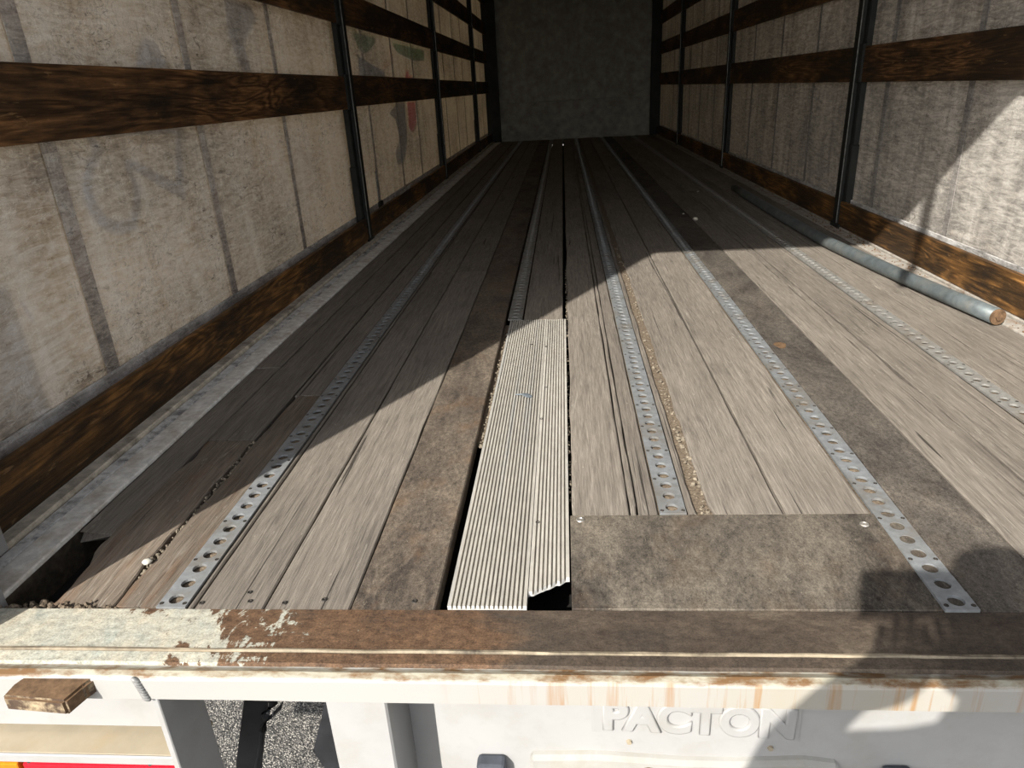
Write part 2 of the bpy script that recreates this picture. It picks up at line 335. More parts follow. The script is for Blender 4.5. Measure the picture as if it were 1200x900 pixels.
def tube(bm, pts, rad, n=10, caps=True):
    rings = []; P = [V(p) for p in pts]
    for i, p in enumerate(P):
        d = (P[min(i + 1, len(P) - 1)] - P[max(i - 1, 0)]).normalized()
        a = d.cross(Vector((0, 0, 1)) if abs(d.z) < 0.9 else Vector((1, 0, 0))).normalized(); b = d.cross(a)
        r = rad[i] if isinstance(rad, (list, tuple)) else rad
        rings.append([p + (a * math.cos(t) + b * math.sin(t)) * r for t in [2 * math.pi * k / n for k in range(n)]])
    loft(bm, rings, True, caps); return fixn(bm)
def prism(bm, poly, axis, lo, hi):
    def P(u, v, t):
        return {'x': (t, u, v), 'y': (u, t, v), 'z': (u, v, t)}[axis]
    loft(bm, [[P(u, v, lo) for u, v in poly], [P(u, v, hi) for u, v in poly]], True)
    return fixn(bm)
def nz(a, b=0.0, c=0.0): return mnoise.noise(Vector((a, b, c)))

# ------------------------------------------------------------------ THE SETTING
# ground
bm = nbox(-40, 40, -40, 40, -1.26, -1.2)
tag(obj('ground', bm, M['ground'], None, (0, 0, -1.2)), 'grey speckled aggregate asphalt ground below the trailer', 'ground', kind='structure')

YF = 1.157      # rear edge of the load floor
YB = 15.2       # front bulkhead
XLs, XLc = -1.475, -1.545     # left slat face, left curtain
XRs, XRc = 1.89, 1.935        # right slat face, right curtain

# ---- floor: dark underfloor that carries planks, strips and plates
fl = obj('floor', nbox(-1.36, 1.86, YF, YB + .02, -0.2, -0.13), M['darksteel'], None, (0.2, YF, 0))
tag(fl, 'weathered timber load floor of the trailer with metal lashing strips', 'floor', kind='structure')
# cross bearers keep the cavity under broken spots dark
obj('cross_bearer', nbox(-1.36, 1.86, YF, YF + .05, -.13, -.045), M['darksteel'], fl)

def plank(x0, x1, y0, y1, mat='plank', jit=0.002, jl=None, jr=None, dz=None, th=0.04, step=0.12, name='plank', warp=0.0, front=0.0):
    if dz is None: dz = random.uniform(-0.0025, 0.0)
    bm = bmesh.new(); sd = random.uniform(0, 90)
    jl = jit if jl is None else jl; jr = jit if jr is None else jr
    n = max(4, int((y1 - y0) / step)); rings = []
    c = 0.003
    for i in range(n + 1):
        t = i / n; t = t ** 1.5 if (y1 - y0) > 4 else t
        y = y0 + (y1 - y0) * t
        xl = x0 + jl * (nz(sd, y * 5) + 0.5 * nz(sd + 3, y * 17)); xr = x1 + jr * (nz(sd + 7, y * 5) + 0.5 * nz(sd + 9, y * 17))
        zz = dz + 0.0015 * nz(sd + 20, y * 1.5) - warp * max(0, 1 - (y - y0) / .35)
        rings.append([(xl, y, zz - th), (xl, y, zz - c), (xl + c, y, zz), ((xl + xr) / 2, y, zz + 0.001 * nz(sd + 30, y * 3)), (xr - c, y, zz), (xr, y, zz - c), (xr, y, zz - th)])
    if front:
        for k, q in enumerate(rings[0]):
            rings[0][k] = (q[0], q[1] + front * abs(nz(sd, k * 1.7)), q[2])
    loft(bm, rings, True); fixn(bm)
    return obj(name, bm, M[mat], fl)
g = 0.0022
def run(x0, x1, cuts, mat='plank', **k):
    for a, b in zip(cuts, cuts[1:]): plank(x0 + g, x1 - g, a + (0.003 if a > YF + .01 else 0), b - 0.001, mat, **k)

# planks from left to right
plank(-1.285, -1.18, 1.44, 2.6, front=.09, th=.03, dz=-.006, jr=.01, step=.03)
run(-1.287, -1.178, [2.601, 8.3, YB], jl=.006)
plank(-1.176, -1.022, YF + .012, 1.95, 'plank_rotten', jl=.022, jr=.012, warp=0.012, step=.025, front=.02)
run(-1.176, -1.016, [1.951, 9.0, YB])
plank(-1.006, -0.906, YF + .004, 2.3, 'plank_rotten', jl=.010, jr=.001, step=.04, front=.012)
run(-1.012, -0.908, [2.301, 7.2, YB])
run(-0.838, -0.823, [YF, YB], jit=.001)
run(-0.823, -0.665, [YF, 4.14, 10.0, YB])
run(-0.665, -0.475, [YF, 4.13, 8.0, YB])
run(-0.475, -0.290, [YF, 3.9, 11.0, YB], 'ply_rust', jit=.0015)
run(-0.208, -0.020, [3.13, 9.4, YB])
run(0.0, 0.147, [1.505, 7.8, YB], jl=.005)
run(0.147, 0.166, [1.505, 6.1, YB], jit=.004)
run(0.166, 0.218, [1.505, 9.8, YB])
run(0.289, 0.312, [1.505, 5.2, YB], jr=.005, step=.05)
run(0.345, 0.522, [1.505, 6.72, 6.75, YB], jl=.010, step=.05)
run(0.525, 0.729, [1.505, 5.9, 6.72, YB], jl=.003)
run(0.802, 0.980, [YF, 5.6, 11.2, YB], 'ply', jit=.001, dz=.0005)
run(0.982, 1.128, [YF, 4.4, 10.4, YB], jr=.006)
run(1.130, 1.166, [YF, 3.6, 8.8, YB], jit=.007, step=.06)
run(1.170, 1.318, [YF, 7.1, YB], jit=.003)
run(1.318, 1.357, [YF, 6.0, YB])
run(1.424, 1.530, [YF, 5.0, 11.4, YB])
run(1.532, 1.660, [YF, 8.1, YB])
run(1.662, 1.792, [YF, 6.6, YB])
# dark sheet let in at the rear edge
sh = obj('plywood_sheet', nbox(-0.004, 0.802, YF + .002, 1.503, -.04, 0.0015, .0015), M['ply_sheet'], fl)

def disc(bm, x, y, z, r, n=10, h=0.002, hole=0.0):
    rings = [[(x + r * math.cos(t), y + r * math.sin(t), z) for t in [2 * math.pi * k / n for k in range(n)]],
             [(x + r * .85 * math.cos(t), y + r * .85 * math.sin(t), z + h) for t in [2 * math.pi * k / n for k in range(n)]]]
    if hole:
        rings.append([(x + r * hole * math.cos(t), y + r * hole * math.sin(t), z + h) for t in [2 * math.pi * k / n for k in range(n)]])
        rings.append([(x + r * hole * .8 * math.cos(t), y + r * hole * .8 * math.sin(t), z + h * .2) for t in [2 * math.pi * k / n for k in range(n)]])
    loft(bm, rings, True)
    return fixn(bm)
for (x, y) in [(.021, 1.483), (.694, 1.457)]:
    obj('screw', disc(bmesh.new(), x, y, .0015, .011, 12, .0025, .6), M['chrome'], fl)
for (x, y) in [(-.811, 1.175), (-.704, 1.181), (-.625, 1.176), (-.54, 1.187), (-.717, 1.21), (-.34, 1.183)]:
    obj('screw', disc(bmesh.new(), x, y, -.0005, .006, 10, .0018, .6), M['screw'], fl)

bm = bmesh.new(); ngon = [(.845 + .022 * math.cos(t) * (1 + .2 * math.sin(3 * t)), 2.70 + .035 * math.sin(t)) for t in [k * math.pi / 8 for k in range(16)]]
prism(bm, ngon, 'z', .0008, .0022); obj('rust_spot', bm, M['rust'], fl)
# ---- perforated lashing strips
PIT = 0.0535
def strip(xc, y0, w=0.066, z=0.0028, mat='galv', y1=YB - .05, lift=0.0):
    bm = bmesh.new(); r = 0.0162; ncell = int((y1 - y0) / PIT); th = 0.007
    for i in range(ncell):
        ya = y0 + i * PIT; yb = ya + PIT; cy = (ya + yb) / 2
        n = 16 if cy < 4 else (12 if cy < 7 else 8)
        zc = z + lift * max(0, 1 - (cy - y0) / .25)
        ang = [2 * math.pi * (k + .5) / n for k in range(n)]
        outer = []
        for t in ang:
            c, sn = math.cos(t), math.sin(t); m = min((w / 2) / max(abs(c), 1e-6), (PIT / 2) / max(abs(sn), 1e-6))
            outer.append((xc + c * m, cy + sn * m))
        # snap the points closest to the corners onto them
        for cx_, cy_ in ((1, 1), (1, -1), (-1, 1), (-1, -1)):
            k = min(range(n), key=lambda q: (outer[q][0] - xc - cx_ * w / 2) ** 2 + (outer[q][1] - cy - cy_ * PIT / 2) ** 2)
            outer[k] = (xc + cx_ * w / 2, cy + cy_ * PIT / 2)
        inner = [(xc + r * math.cos(t), cy + r * math.sin(t)) for t in ang]
        R0 = [(x, y, zc) for x, y in outer]; R1 = [(x, y, zc) for x, y in inner]; R2 = [(x, y, zc - th) for x, y in inner]
        loft(bm, [R0, R1, R2], True, False)
        for sx in (-1, 1):
            X = xc + sx * w / 2
            bm.faces.new([bm.verts.new(p) for p in ((X, ya, zc), (X, yb, zc), (X, yb, zc - th), (X, ya, zc - th))])
        if i == 0:
            bm.faces.new([bm.verts.new(p) for p in ((xc - w / 2, ya, zc), (xc + w / 2, ya, zc), (xc + w / 2, ya, zc - th), (xc - w / 2, ya, zc - th))])
    fixn(bm)
    st = obj('lashing_strip', bm, M[mat], fl)
    bd = bmesh.new(); rings = []          # dirt packed in the groove under the strip
    nn = 120
    for i in range(nn + 1):
        y = y0 + .01 + (y1 - y0 - .02) * (i / nn) ** 1.6
        rings.append([(xc - w / 2 - .001, y, -.009 + .002 * nz(xc * 9, y * 40)), (xc - .008, y, -.0085 + .005 * nz(xc * 3, y * 60)), (xc + .008, y, -.0085 + .005 * nz(xc * 5, y * 55, 4)), (xc + w / 2 + .001, y, -.009)])
    loft(bd, rings); fixn(bd); obj('strip_bed', bd, M['dirt'], st)
    bs = bmesh.new(); k = 0; y = y0 + 2.55 * PIT + .03
    for sx in (-1, 1): disc(bs, xc + sx * .026, y0 + .012, z + lift, .0052, 8, .001, .65)
    while y < min(y1, 9.0):
        for sx in (-1, 1): disc(bs, xc + sx * .0265, y, z + lift * max(0, 1 - (y - y0) / .25) - .0002, .0052, 8, .001, .65)
        y += 3 * PIT
    tag(obj('screw_row', bs, M['screw'], st), kind='stuff')
    return st
strip(-0.873, YF + .001)
strip(0.253, 1.508)
strip(0.765, 1.153, lift=0.006)
strip(1.390, YF + .001, mat='galv_dusty')
strip(-0.246, 3.14, mat='galv_dusty')

# ---- ribbed aluminium plates
def ribbed(x0, x1, nr, y0f, y1, z, name='ribbed_plate'):
    """profile of flat ribs and narrow grooves, drawn along y; y0f(x) is the rear edge"""
    bm = bmesh.new(); p = (x1 - x0) / nr; gd = 0.009
    xs = []
    for k in range(nr):
        a = x0 + k * p
        xs += [(a + .16 * p, z - gd), (a + .24 * p, z), (a + .80 * p, z), (a + .88 * p, z - gd)]
    prof = [(x0, z - .02), (x0, z)] + xs[1:-1] + [(x1, z), (x1, z - .02)]
    ny = 24; rings = []
    for i in range(ny + 1):
        t = i / ny
        rings.append([(x, y0f(x) + (y1 - y0f(x)) * t, zz + .0015 * nz(x * 5, t * 6)) for x, zz in prof])
    loft(bm, rings)
    # underside and cut rear edge
    a = [(x, y0f(x), zz) for x, zz in prof]
    b = [(x, y0f(x), min(zz, z - gd) - .004) for x, zz in prof]
    loft(bm, [a, b], mat=1)
    loft(bm, [[(x, y0f(x), min(zz, z - gd) - .004) for x, zz in prof], [(x, y1, min(zz, z - gd) - .004) for x, zz in prof]])
    fixn(bm)
    for f in bm.faces:
        if f.normal.z < -.5: f.normal_flip()
    return obj(name, bm, [M['alu'], M['alu_cut']], fl)
ribbed(-0.266, -0.0985, 17, lambda x: YF + .008, 3.125, 0.003)
ribbed(-0.0965, -0.008, 9, lambda x: 1.205 + (x + .0965) * .62 + .006 * nz(x * 90), 3.118, 0.004)
for (x, y) in [(-.085, 1.47), (-.083, 2.32), (-.092, 2.06), (-.09, 2.75), (-.155, 2.78)]:
    obj('screw', disc(bmesh.new(), x, y, .003, .006, 10, .0022, .6), M['screw'], fl)

# ---- left side wall
def curtain_mesh(x, z0, z1, sgn, seed):
    bm = bmesh.new(); ny, nzz = 110, 26; rings = []
    for i in range(ny + 1):
        y = 1.0 + (YB - 1.0) * i / ny
        rings.append([(x + sgn * .006 * nz(y * 1.3, z0 + (z1 - z0) * j / nzz * 1.1, seed), y, z0 + (z1 - z0) * j / nzz) for j in range(nzz + 1)])
    loft(bm, rings); return fixn(bm)
ZR = 3.1
SL = [(.934, 1.142), (1.463, 1.672), (1.985, 2.205), (2.51, 2.72)]
def side(name, xs, xc, sg, posts, seams, label, dzs=0.0):
    """sg = +1: inside is towards +x (left wall)"""
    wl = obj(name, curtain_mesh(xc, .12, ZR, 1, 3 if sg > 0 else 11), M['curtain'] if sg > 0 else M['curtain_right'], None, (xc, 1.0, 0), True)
    tag(wl, label, 'wall', kind='structure')
    def X(a, b): return (min(xc + sg * a, xc + sg * b), max(xc + sg * a, xc + sg * b))
    for (y, wd) in seams:                       # welded seam bands
        bm = bmesh.new(); a, b = X(.007, .0095)
        box(bm, a, b, y - wd / 2, y + wd / 2, .17, ZR)
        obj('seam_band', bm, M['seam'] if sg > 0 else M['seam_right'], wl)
    a, b = X(.006, .014)
    obj('hem_band', nbox(a, b, 1.0, YB, .135, .192, .003), M['hem'], wl)
    # kick boards and slats, one board per bay
    ends = [1.2] + posts + [YB - .05]
    d = abs(xs - xc)
    for k, (ya, yb) in enumerate(zip(ends, ends[1:])):
        a, b = X(d - .012, d + .018)
        obj('kick_board', nbox(a, b, ya + .035, yb - .035, .012, .178, .006, 2), M['board'], wl)
        for (z0, z1) in SL:
            dd = random.uniform(-.006, .006); a, b = X(d - .024, d)
            obj('slat', nbox(a, b, ya + .02, yb - .02, z0 + dd + dzs, z1 + dd + dzs, .004, 2), M['slat'], wl)
    for y in posts:
        p = empty('post', (xs, y, .0), wl)
        a, b = X(d - .04, d - .004); obj('web', nbox(a, b, y - .07, y + .07, .0, ZR, .004), M['post'], p)
        a, b = X(d - .004, d + .024); obj('flange', nbox(a, b, y - .014, y + .06, .0, ZR, .003), M['post'], p)
        a, b = X(d + .021, d + .0265); obj('flange_edge', nbox(a, b, y - .0165, y - .0125, .0, ZR), M['post_edge'], p)
        a, b = X(d - .046, d + .004); obj('sleeve', nbox(a, b, y - .078, y - .016, .055, .545, .006), M['post'], p)
        a, b = X(d - .046, d + .003); obj('sleeve', nbox(a, b, y + .02, y + .078, .055, .585, .006), M['post'], p)
        for (z0, z1) in SL:                     # pockets that carry the slat ends
            a, b = X(d - .02, d + .014)
            obj('slat_pocket', nbox(a, b, y - .072, y + .072, z0 - .012, z1 + .006, .004), M['post'], p)
        a, b = X(d - .05, d + .03); obj('foot', nbox(a, b, y - .08, y + .08, -.004, .03, .004), M['post'], p)
    return wl
wl = side('wall_left', XLs, XLc, 1, [5.17, 8.95, 12.8],
          [(2.11, .068), (3.072, .056), (4.04, .05), (5.9, .05), (6.9, .05), (7.85, .05), (9.9, .05), (10.9, .05), (11.8, .05), (13.6, .05), (14.4, .05)],
          'left side curtain of grimy tarpaulin with brown slats and dark posts')
wr = side('wall_right', XRs, XRc, -1, [5.05, 8.85, 12.4],
          [(3.73, .05), (4.66, .055), (2.75, .05), (1.8, .05), (6.0, .04), (6.95, .04), (7.9, .04), (9.8, .04), (10.8, .04), (11.7, .04), (13.4, .04)],
          'right side curtain of grey tarpaulin with brown slats and dark posts', -.006)

# print on the outer face of the left curtain that shows through: thin layers lying on the tarpaulin
def decal(pts, mat, inner=None):
    bm = bmesh.new(); X = XLc - .008
    if inner:
        loft(bm, [[(X, y, z) for y, z in pts], [(X, y, z) for y, z in inner]], True, False)
    else:
        f = bm.faces.new([bm.verts.new((X, y, z)) for y, z in pts]); f.normal_update()
        bmesh.ops.triangulate(bm, faces=[f], ngon_method='EAR_CLIP')
    return obj('printed_shape', bm, mat, wl)
P1 = printmat('mauve', (0.10, 0.09, 0.16)); P3 = printmat('violet_grey', (0.12, 0.10, 0.14))
P4 = printmat('red', (0.75, 0.06, 0.03)); P5 = printmat('green', (0.20, 0.40, 0.16)); P6 = printmat('blue_grey', (0.22, 0.28, 0.42)); P7 = printmat('dark_grey', (0.12, 0.12, 0.11))
P8 = printmat('orange', (0.85, 0.25, 0.05)); P9 = printmat('rust_stain', (0.30, 0.13, 0.03))
letter = [(2.338, .934), (2.372, .894), (2.299, .837), (2.264, .787), (2.262, .732), (2.295, .678), (2.352, .654), (2.421, .65), (2.466, .695), (2.495, .765), (2.467, .82), (2.488, .85), (2.537, .842), (2.786, .73), (2.874, .909)]
halo = [(2.285, .95), (2.325, .894), (2.25, .847), (2.205, .79), (2.202, .722), (2.25, .650), (2.335, .612), (2.445, .608), (2.507, .68), (2.535, .745), (2.508, .797), (2.515, .808), (2.555, .79), (2.83, .65), (2.92, .95)]
decal(halo, P1, letter)
decal([(1.3, .60), (1.776, .587), (1.785, .195), (1.3, .2)], P3)
decal([(2.694, 1.145), (2.74, 1.22), (2.8, 1.251), (2.869, 1.246), (2.93, 1.15)], P1)
decal([(3.56, 1.46), (3.52, 1.30), (3.6, 1.16), (3.72, 1.15), (3.68, 1.28), (3.9, 1.40), (3.85, 1.46)], P1)
decal([(5.7, 1.455), (5.85, 1.34), (6.05, 1.32), (6.35, 1.40), (6.4, 1.455)], P5)
decal([(5.78, 1.31), (6.1, 1.26), (6.6, 1.20), (6.62, 1.15), (5.75, 1.15)], P6)
decal([(6.88, 1.37), (6.96, 1.40), (7.0, 1.30), (6.93, 1.25)], P8); decal([(6.4, 1.18), (6.87, 1.30), (6.9, 1.29), (6.42, 1.165)], P8)
decal([(7.45, 1.14), (7.5, 1.21), (7.62, 1.24), (7.66, 1.18), (7.85, 1.17), (7.95, 1.14)], P4)
decal([(7.44, .935), (7.83, .93), (7.80, .72), (7.6, .64), (7.40, .69)], P4)
decal([(6.95, .935), (7.3, .935), (7.25, .60), (7.05, .42), (6.72, .40), (6.66, .52), (6.9, .62), (6.82, .80), (6.6, .86)], P7)
decal([(7.0, 1.455), (8.6, 1.455), (8.6, 1.35), (7.9, 1.33), (7.2, 1.38)], P5)
decal([(1.80, .535), (1.815, .53), (1.835, .47), (1.825, .455), (1.81, .49)], P9)

st = obj('curtain_strap', nbox(XLc + .009, XLc + .014, 5.83, 5.875, .19, .44, .001), M['hem'], wl)
obj('buckle', nbox(XLc + .012, XLc + .035, 5.79, 5.90, .135, .20, .006), M['post'], st)
bm = bmesh.new(); prism(bm, [(5.75, .07), (5.75, .13), (6.6, .20), (6.9, .215), (6.75, .165), (6.2, .10)], 'x', XLc + .07, XLc + .078)
obj('curtain_flap', bm, M['hem'], wl)

# ---- rave rails along both side edges
bl = obj('baseboard_left', nbox(-1.365, -1.291, 1.0, YB, -.1, -.012), M['rave_body'], None, (-1.37, 1.0, -.1))
obj('edge_timber', nbox(-1.366, -1.289, 1.0, YB, -.0115, .004, .004, 2), M['rave_wood'], bl)
tag(bl, 'worn grey timber and rail along left edge of load floor', 'rail', kind='structure')
obj('steel_strip', nbox(-1.408, -1.369, 1.2, YB, -.1, .002, .003), M['rave_metal'], bl)
obj('rail_lip', nbox(-1.462, -1.412, 1.2, YB, -.1, .014, .004), M['rave_beige'], bl)
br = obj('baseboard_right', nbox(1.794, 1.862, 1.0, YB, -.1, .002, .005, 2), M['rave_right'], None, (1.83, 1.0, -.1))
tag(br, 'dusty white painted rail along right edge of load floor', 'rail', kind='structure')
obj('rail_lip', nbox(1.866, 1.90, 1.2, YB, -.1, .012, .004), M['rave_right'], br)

# ---- front bulkhead
bk = obj('wall_back', nbox(-1.6, 2.0, YB, YB + .05, -.1, ZR), M['bulk'], None, (.22, YB, 0))
tag(bk, 'dark plywood front bulkhead at far end of trailer', 'wall', kind='structure')
obj('bulkhead_panel', nbox(-1.28, 1.73, YB - .02, YB - .001, .04, .728, .003), M['bulk'], bk)
obj('bulkhead_panel', nbox(-1.28, 1.73, YB - .02, YB - .001, .734, ZR - .02, .003), M['bulk'], bk)
obj('corner_post', nbox(-1.53, -1.27, YB - .12, YB - .001, 0, ZR), M['post'], bk)
obj('corner_post', nbox(1.735, 1.92, YB - .12, YB - .001, 0, ZR), M['post'], bk)

# ---- roof and rear portal frame (above the picture, they shade the inside)
ce = obj('ceiling', nbox(-1.6, 2.0, 1.15, YB + .05, ZR, ZR + .03), M['roof'], None, (.22, 1.15, ZR))
tag(ce, 'grey tarpaulin roof of the trailer', 'roof', kind='structure')
pt = empty('trim_2', (.22, 1.0, 0)); tag(pt, 'white rear door frame of the trailer with posts and header', 'frame', kind='structure')
obj('portal_post', nbox(-1.60, -1.287, .98, 1.2, -.06, ZR, .006), M['white'], pt)
obj('portal_post', nbox(-1.60, -1.405, 1.2, 1.37, 0, ZR, .006), M['white'], pt)
obj('portal_post', nbox(1.80, 2.05, .98, 1.2, -.06, ZR, .006), M['white'], pt)
obj('header_beam', nbox(-1.60, 2.05, .98, 1.15, 2.765, ZR + .03, .004), M['white'], pt)

# ---- rear sill and beam
def xprofile(name, prof, x0, x1, mat, parent, base=None, jit=0.0, n=160, close=True):
    bm = bmesh.new(); rings = []
    for i in range(n + 1):
        x = x0 + (x1 - x0) * i / n
        rings.append([(x, y + jit * nz(x * 6, k * 3.1), z + jit * .7 * nz(x * 11, k * 5.7, 3)) for k, (y, z) in enumerate(prof)])
    loft(bm, rings, close); fixn(bm); return obj(name, bm, mat, parent, base)
tr = xprofile('trim_1', [(1.157, -.004), (1.0, -.008), (.985, -.002), (.974, -.006), (.97, -.014), (.97, -.062), (1.02, -.062), (1.02, -.11), (1.157, -.11)], -1.6, 2.05, M['beam'], None, (0, 1.0, 0), .0012)
tag(tr, 'white rear beam below the load floor with rust streaks', 'beam', kind='structure')
xprofile('sill_plate', [(1.155, -.002), (1.155, .0), (1.042, .0), (1.040, -.004)], -1.6, 2.05, M['sill'], tr, (0, 1.04, 0), .0006)
xprofile('sill_ridge', [(1.0405, -.004), (1.039, .003), (1.034, .004), (1.032, .0), (1.031, -.004)], -1.6, 2.05, M['ridge'], tr, (0, 1.03, 0), .0028)
xprofile('sill_lip', [(1.030, -.006), (1.029, .002), (1.004, .001), (1.001, -.006)], -1.6, 2.05, M['sill'], tr, (0, 1.0, 0), .0016)
# hook plate welded to the beam
hp = [(-1.075, .985), (-1.088, .955), (-1.088, .925), (-.955, .915), (-.942, .955), (-.925, .985)]
bm = bmesh.new(); prism(bm, hp, 'z', -.048, -.012)
bmesh.ops.bevel(bm, geom=bm.edges[:], offset=.005, segments=2, affect='EDGES')
bm.normal_update()
for f in bm.faces: f.material_index = 1 if f.normal.y < -.4 else 0
obj('hook_plate', bm, [M['rust'], M['chip']], tr)
bm = bmesh.new()
for k in range(8):
    t = k / 7
    mtx = Matrix.Translation((-.845 + .010 * t, .969, -.012 - .046 * t)) @ Matrix.Rotation(.6, 4, 'Y') @ Matrix.Diagonal((.010, .006, .0052, 1))
    bmesh.ops.create_icosphere(bm, subdivisions=2, radius=1, matrix=mtx)
obj('weld_bead', bm, M['weld'], tr, smooth=True)
# box that carries the tail lamp at the left, and the upright beside the opening
bx = empty('lamp_box', (-1.2, 1.0, -.6), tr)
obj('side_plate', nbox(-.832, -.818, .975, 1.105, -.75, -.062, .002), M['white'], bx)
obj('back_plate', nbox(-1.6, -.832, 1.095, 1.108, -.281, -.062), M['white'], bx)
obj('shelf', nbox(-1.6, -.833, 1.036, 1.13, -.312, -.300, .002), M['cream'], bx)
obj('shelf_lip', nbox(-1.6, -.833, 1.030, 1.036, -.3235, -.299, .002), M['white'], bx)
up = nbox(-.481, -.361, .974, 1.11, -.75, -.062, .004)
obj('upright', up, M['white'], tr)
obj('recess_plate', nbox(-.362, -.20, 1.11, 1.122, -.75, -.062), M['shade_grey'], tr)

# ------------------------------------------------------------------ THINGS
# tail lamp
tl = empty('tail_light', (-1.2, 1.03, -.45)); tag(tl, 'red and amber rear lamp below the cream shelf at lower left', 'tail light')
obj('housing', nbox(-1.6, -.85, 1.05, 1.11, -.47, -.327, .004), M['black'], tl)
obj('red_lens', nbox(-1.232, -.852, 1.028, 1.05, -.465, -.326, .004, 2), M['red'], tl)
obj('amber_lens', nbox(-1.6, -1.243, 1.028, 1.05, -.465, -.326, .004, 2), M['amber'], tl)
for x in (-1.218, -.935): obj('screw', disc(bmesh.new(), x, 1.036, -.3265, .006, 10, .002, .5), M['screw'], tl)

# white rear panel embossed with the maker's name
pn = empty('rear_panel', (.8, 1.03, -.8)); tag(pn, 'white rear panel embossed PACTON under the rear beam', 'panel')
obj('sheet', nbox(-.285, 2.05, 1.03, 1.045, -.85, -.064, .003), M['white'], pn)
pl = [(.030, -.09), (.030, -.196)] + [(.17, -.202)] + [(.19 + .05 * t, -.2045 - .0135 * math.sin(math.pi * t / 2)) for t in (0, .35, .7, 1)] + [(.24 + .05 * t, -.2075 - .0105 * math.cos(math.pi * t / 2)) for t in (.3, .65, 1)] + [(.31, -.2085), (.436, -.214), (.436, -.09)]
bm = bmesh.new(); prism(bm, pl, 'y', 1.026, 1.0305)
bmesh.ops.bevel(bm, geom=[e for e in bm.edges if all(v.co.y < 1.027 for v in e.verts)], offset=.003, segments=2, affect='EDGES')
obj('name_plate', bm, M['white'], pn)
fc = bpy.data.curves.new('lettering', 'FONT'); fc.body = 'PACTON'; fc.size = 1.0; fc.extrude = .05; fc.bevel_depth = .035; fc.bevel_resolution = 1; fc.offset = 0.03
fo = bpy.data.objects.new('tmp', fc); COL.objects.link(fo)
bpy.context.view_layer.update()
dg = bpy.context.evaluated_depsgraph_get(); me = bpy.data.meshes.new_from_object(fo.evaluated_get(dg))
bpy.data.objects.remove(fo)
xs = [v.co.x for v in me.vertices]; ys = [v.co.y for v in me.vertices]
x0, x1, y0, y1 = min(xs), max(xs), min(ys), max(ys)
bm = bmesh.new(); bm.from_mesh(me)
for v in bm.verts:
    u = (v.co.x - x0) / (x1 - x0); h = (v.co.y - y0) / (y1 - y0)
    v.co = Vector((.052 + .372 * u, 1.027 - v.co.z * .085, -.184 - .0175 * u + .082 * h))
fixn(bm); obj('embossed_lettering', bm, M['white'], pn)
for (x, z) in ((.105, -.222), (.383, -.232)):
    bm = bmesh.new(); bmesh.ops.create_cone(bm, cap_ends=True, segments=10, radius1=.006, radius2=.005, depth=.006, matrix=Matrix.Translation((x, 1.028, z)) @ Matrix.Rotation(math.pi / 2, 4, 'X'))
    obj('rivet', bm, M['cream'], pn)
# bulged dirty cover below the lettering
top = [(-.096, -.268), (-.09, -.256), (.041, -.251), (.145, -.258), (.213, -.263), (.314, -.263), (.447, -.254), (.508, -.262), (.516, -.27)]
rings = []
for (x, z) in top:
    rings.append([(x, 1.031, z + .003), (x, 1.022, z), (x, 1.014, z - .008), (x, 1.010, z - .03), (x, 1.010, z - .3), (x, 1.031, z - .3)])
bm = bmesh.new(); loft(bm, rings, True); fixn(bm); obj('bulged_cover', bm, M['cover'], pn, smooth=False)
bm = bmesh.new(); bmesh.ops.create_icosphere(bm, subdivisions=2, radius=1, matrix=Matrix.Translation((.143, 1.012, -.285)) @ Matrix.Diagonal((.018, .008, .012, 1)))
obj('rusty_bolt', bm, M['rust'], pn, smooth=True)
for (xa, xb, zt) in ((-.205, -.146, -.262), (.601, .656, -.270)):
    b_ = nbox(xa, xb, .995, 1.03, zt - .14, zt, .008, 2)
    obj('rubber_buffer', b_, M['buffer'], pn)

# black mudflap edge and cable behind the opening
bm = bmesh.new(); rings = []
for (xa, xb, z) in ((-.81, -.74, -.25), (-.832, -.772, -.374), (-.868, -.803, -.49), (-.904, -.836, -.61), (-.95, -.88, -.8)):
    rings.append([(xa, 1.27, z), (xb, 1.27, z), (xb, 1.282, z), (xa, 1.282, z)])
loft(bm, rings, True); fixn(bm)
tag(obj('mudflap', bm, M['black']), 'black rubber strip hanging in the opening under the beam', 'mudflap')
cpts = [(-.70, 1.25, -.30), (-.715, 1.25, -.352), (-.735, 1.25, -.39), (-.768, 1.25, -.425), (-.795, 1.25, -.455), (-.812, 1.25, -.52), (-.842, 1.25, -.61), (-.88, 1.25, -.75)]
tag(obj('brake_hose', tube(bmesh.new(), cpts, .0045, 8), M['black'], smooth=True), 'thin black hose curving beside the hanging rubber strip', 'hose')
cpts = [(-.735, 1.245, -.30), (-.748, 1.245, -.37), (-.775, 1.245, -.41), (-.792, 1.246, -.46)]
tag(obj('wiring_conduit', tube(bmesh.new(), cpts, .011, 8), M['black'], smooth=True), 'thicker black conduit joining the hanging rubber strip', 'conduit')
bm = bmesh.new(); rings = []
for (xa, xb, z) in ((-.615, -.58, -.36), (-.637, -.58, -.43), (-.676, -.58, -.54), (-.655, -.58, -.60), (-.66, -.58, -.75)):
    rings.append([(xa, 1.25, z), (xb, 1.25, z), (xb, 1.275, z), (xa, 1.275, z)])
loft(bm, rings, True); fixn(bm)
tag(obj('rubber_flap', bm, M['black']), 'ragged black rubber flap beside the white upright', 'flap')

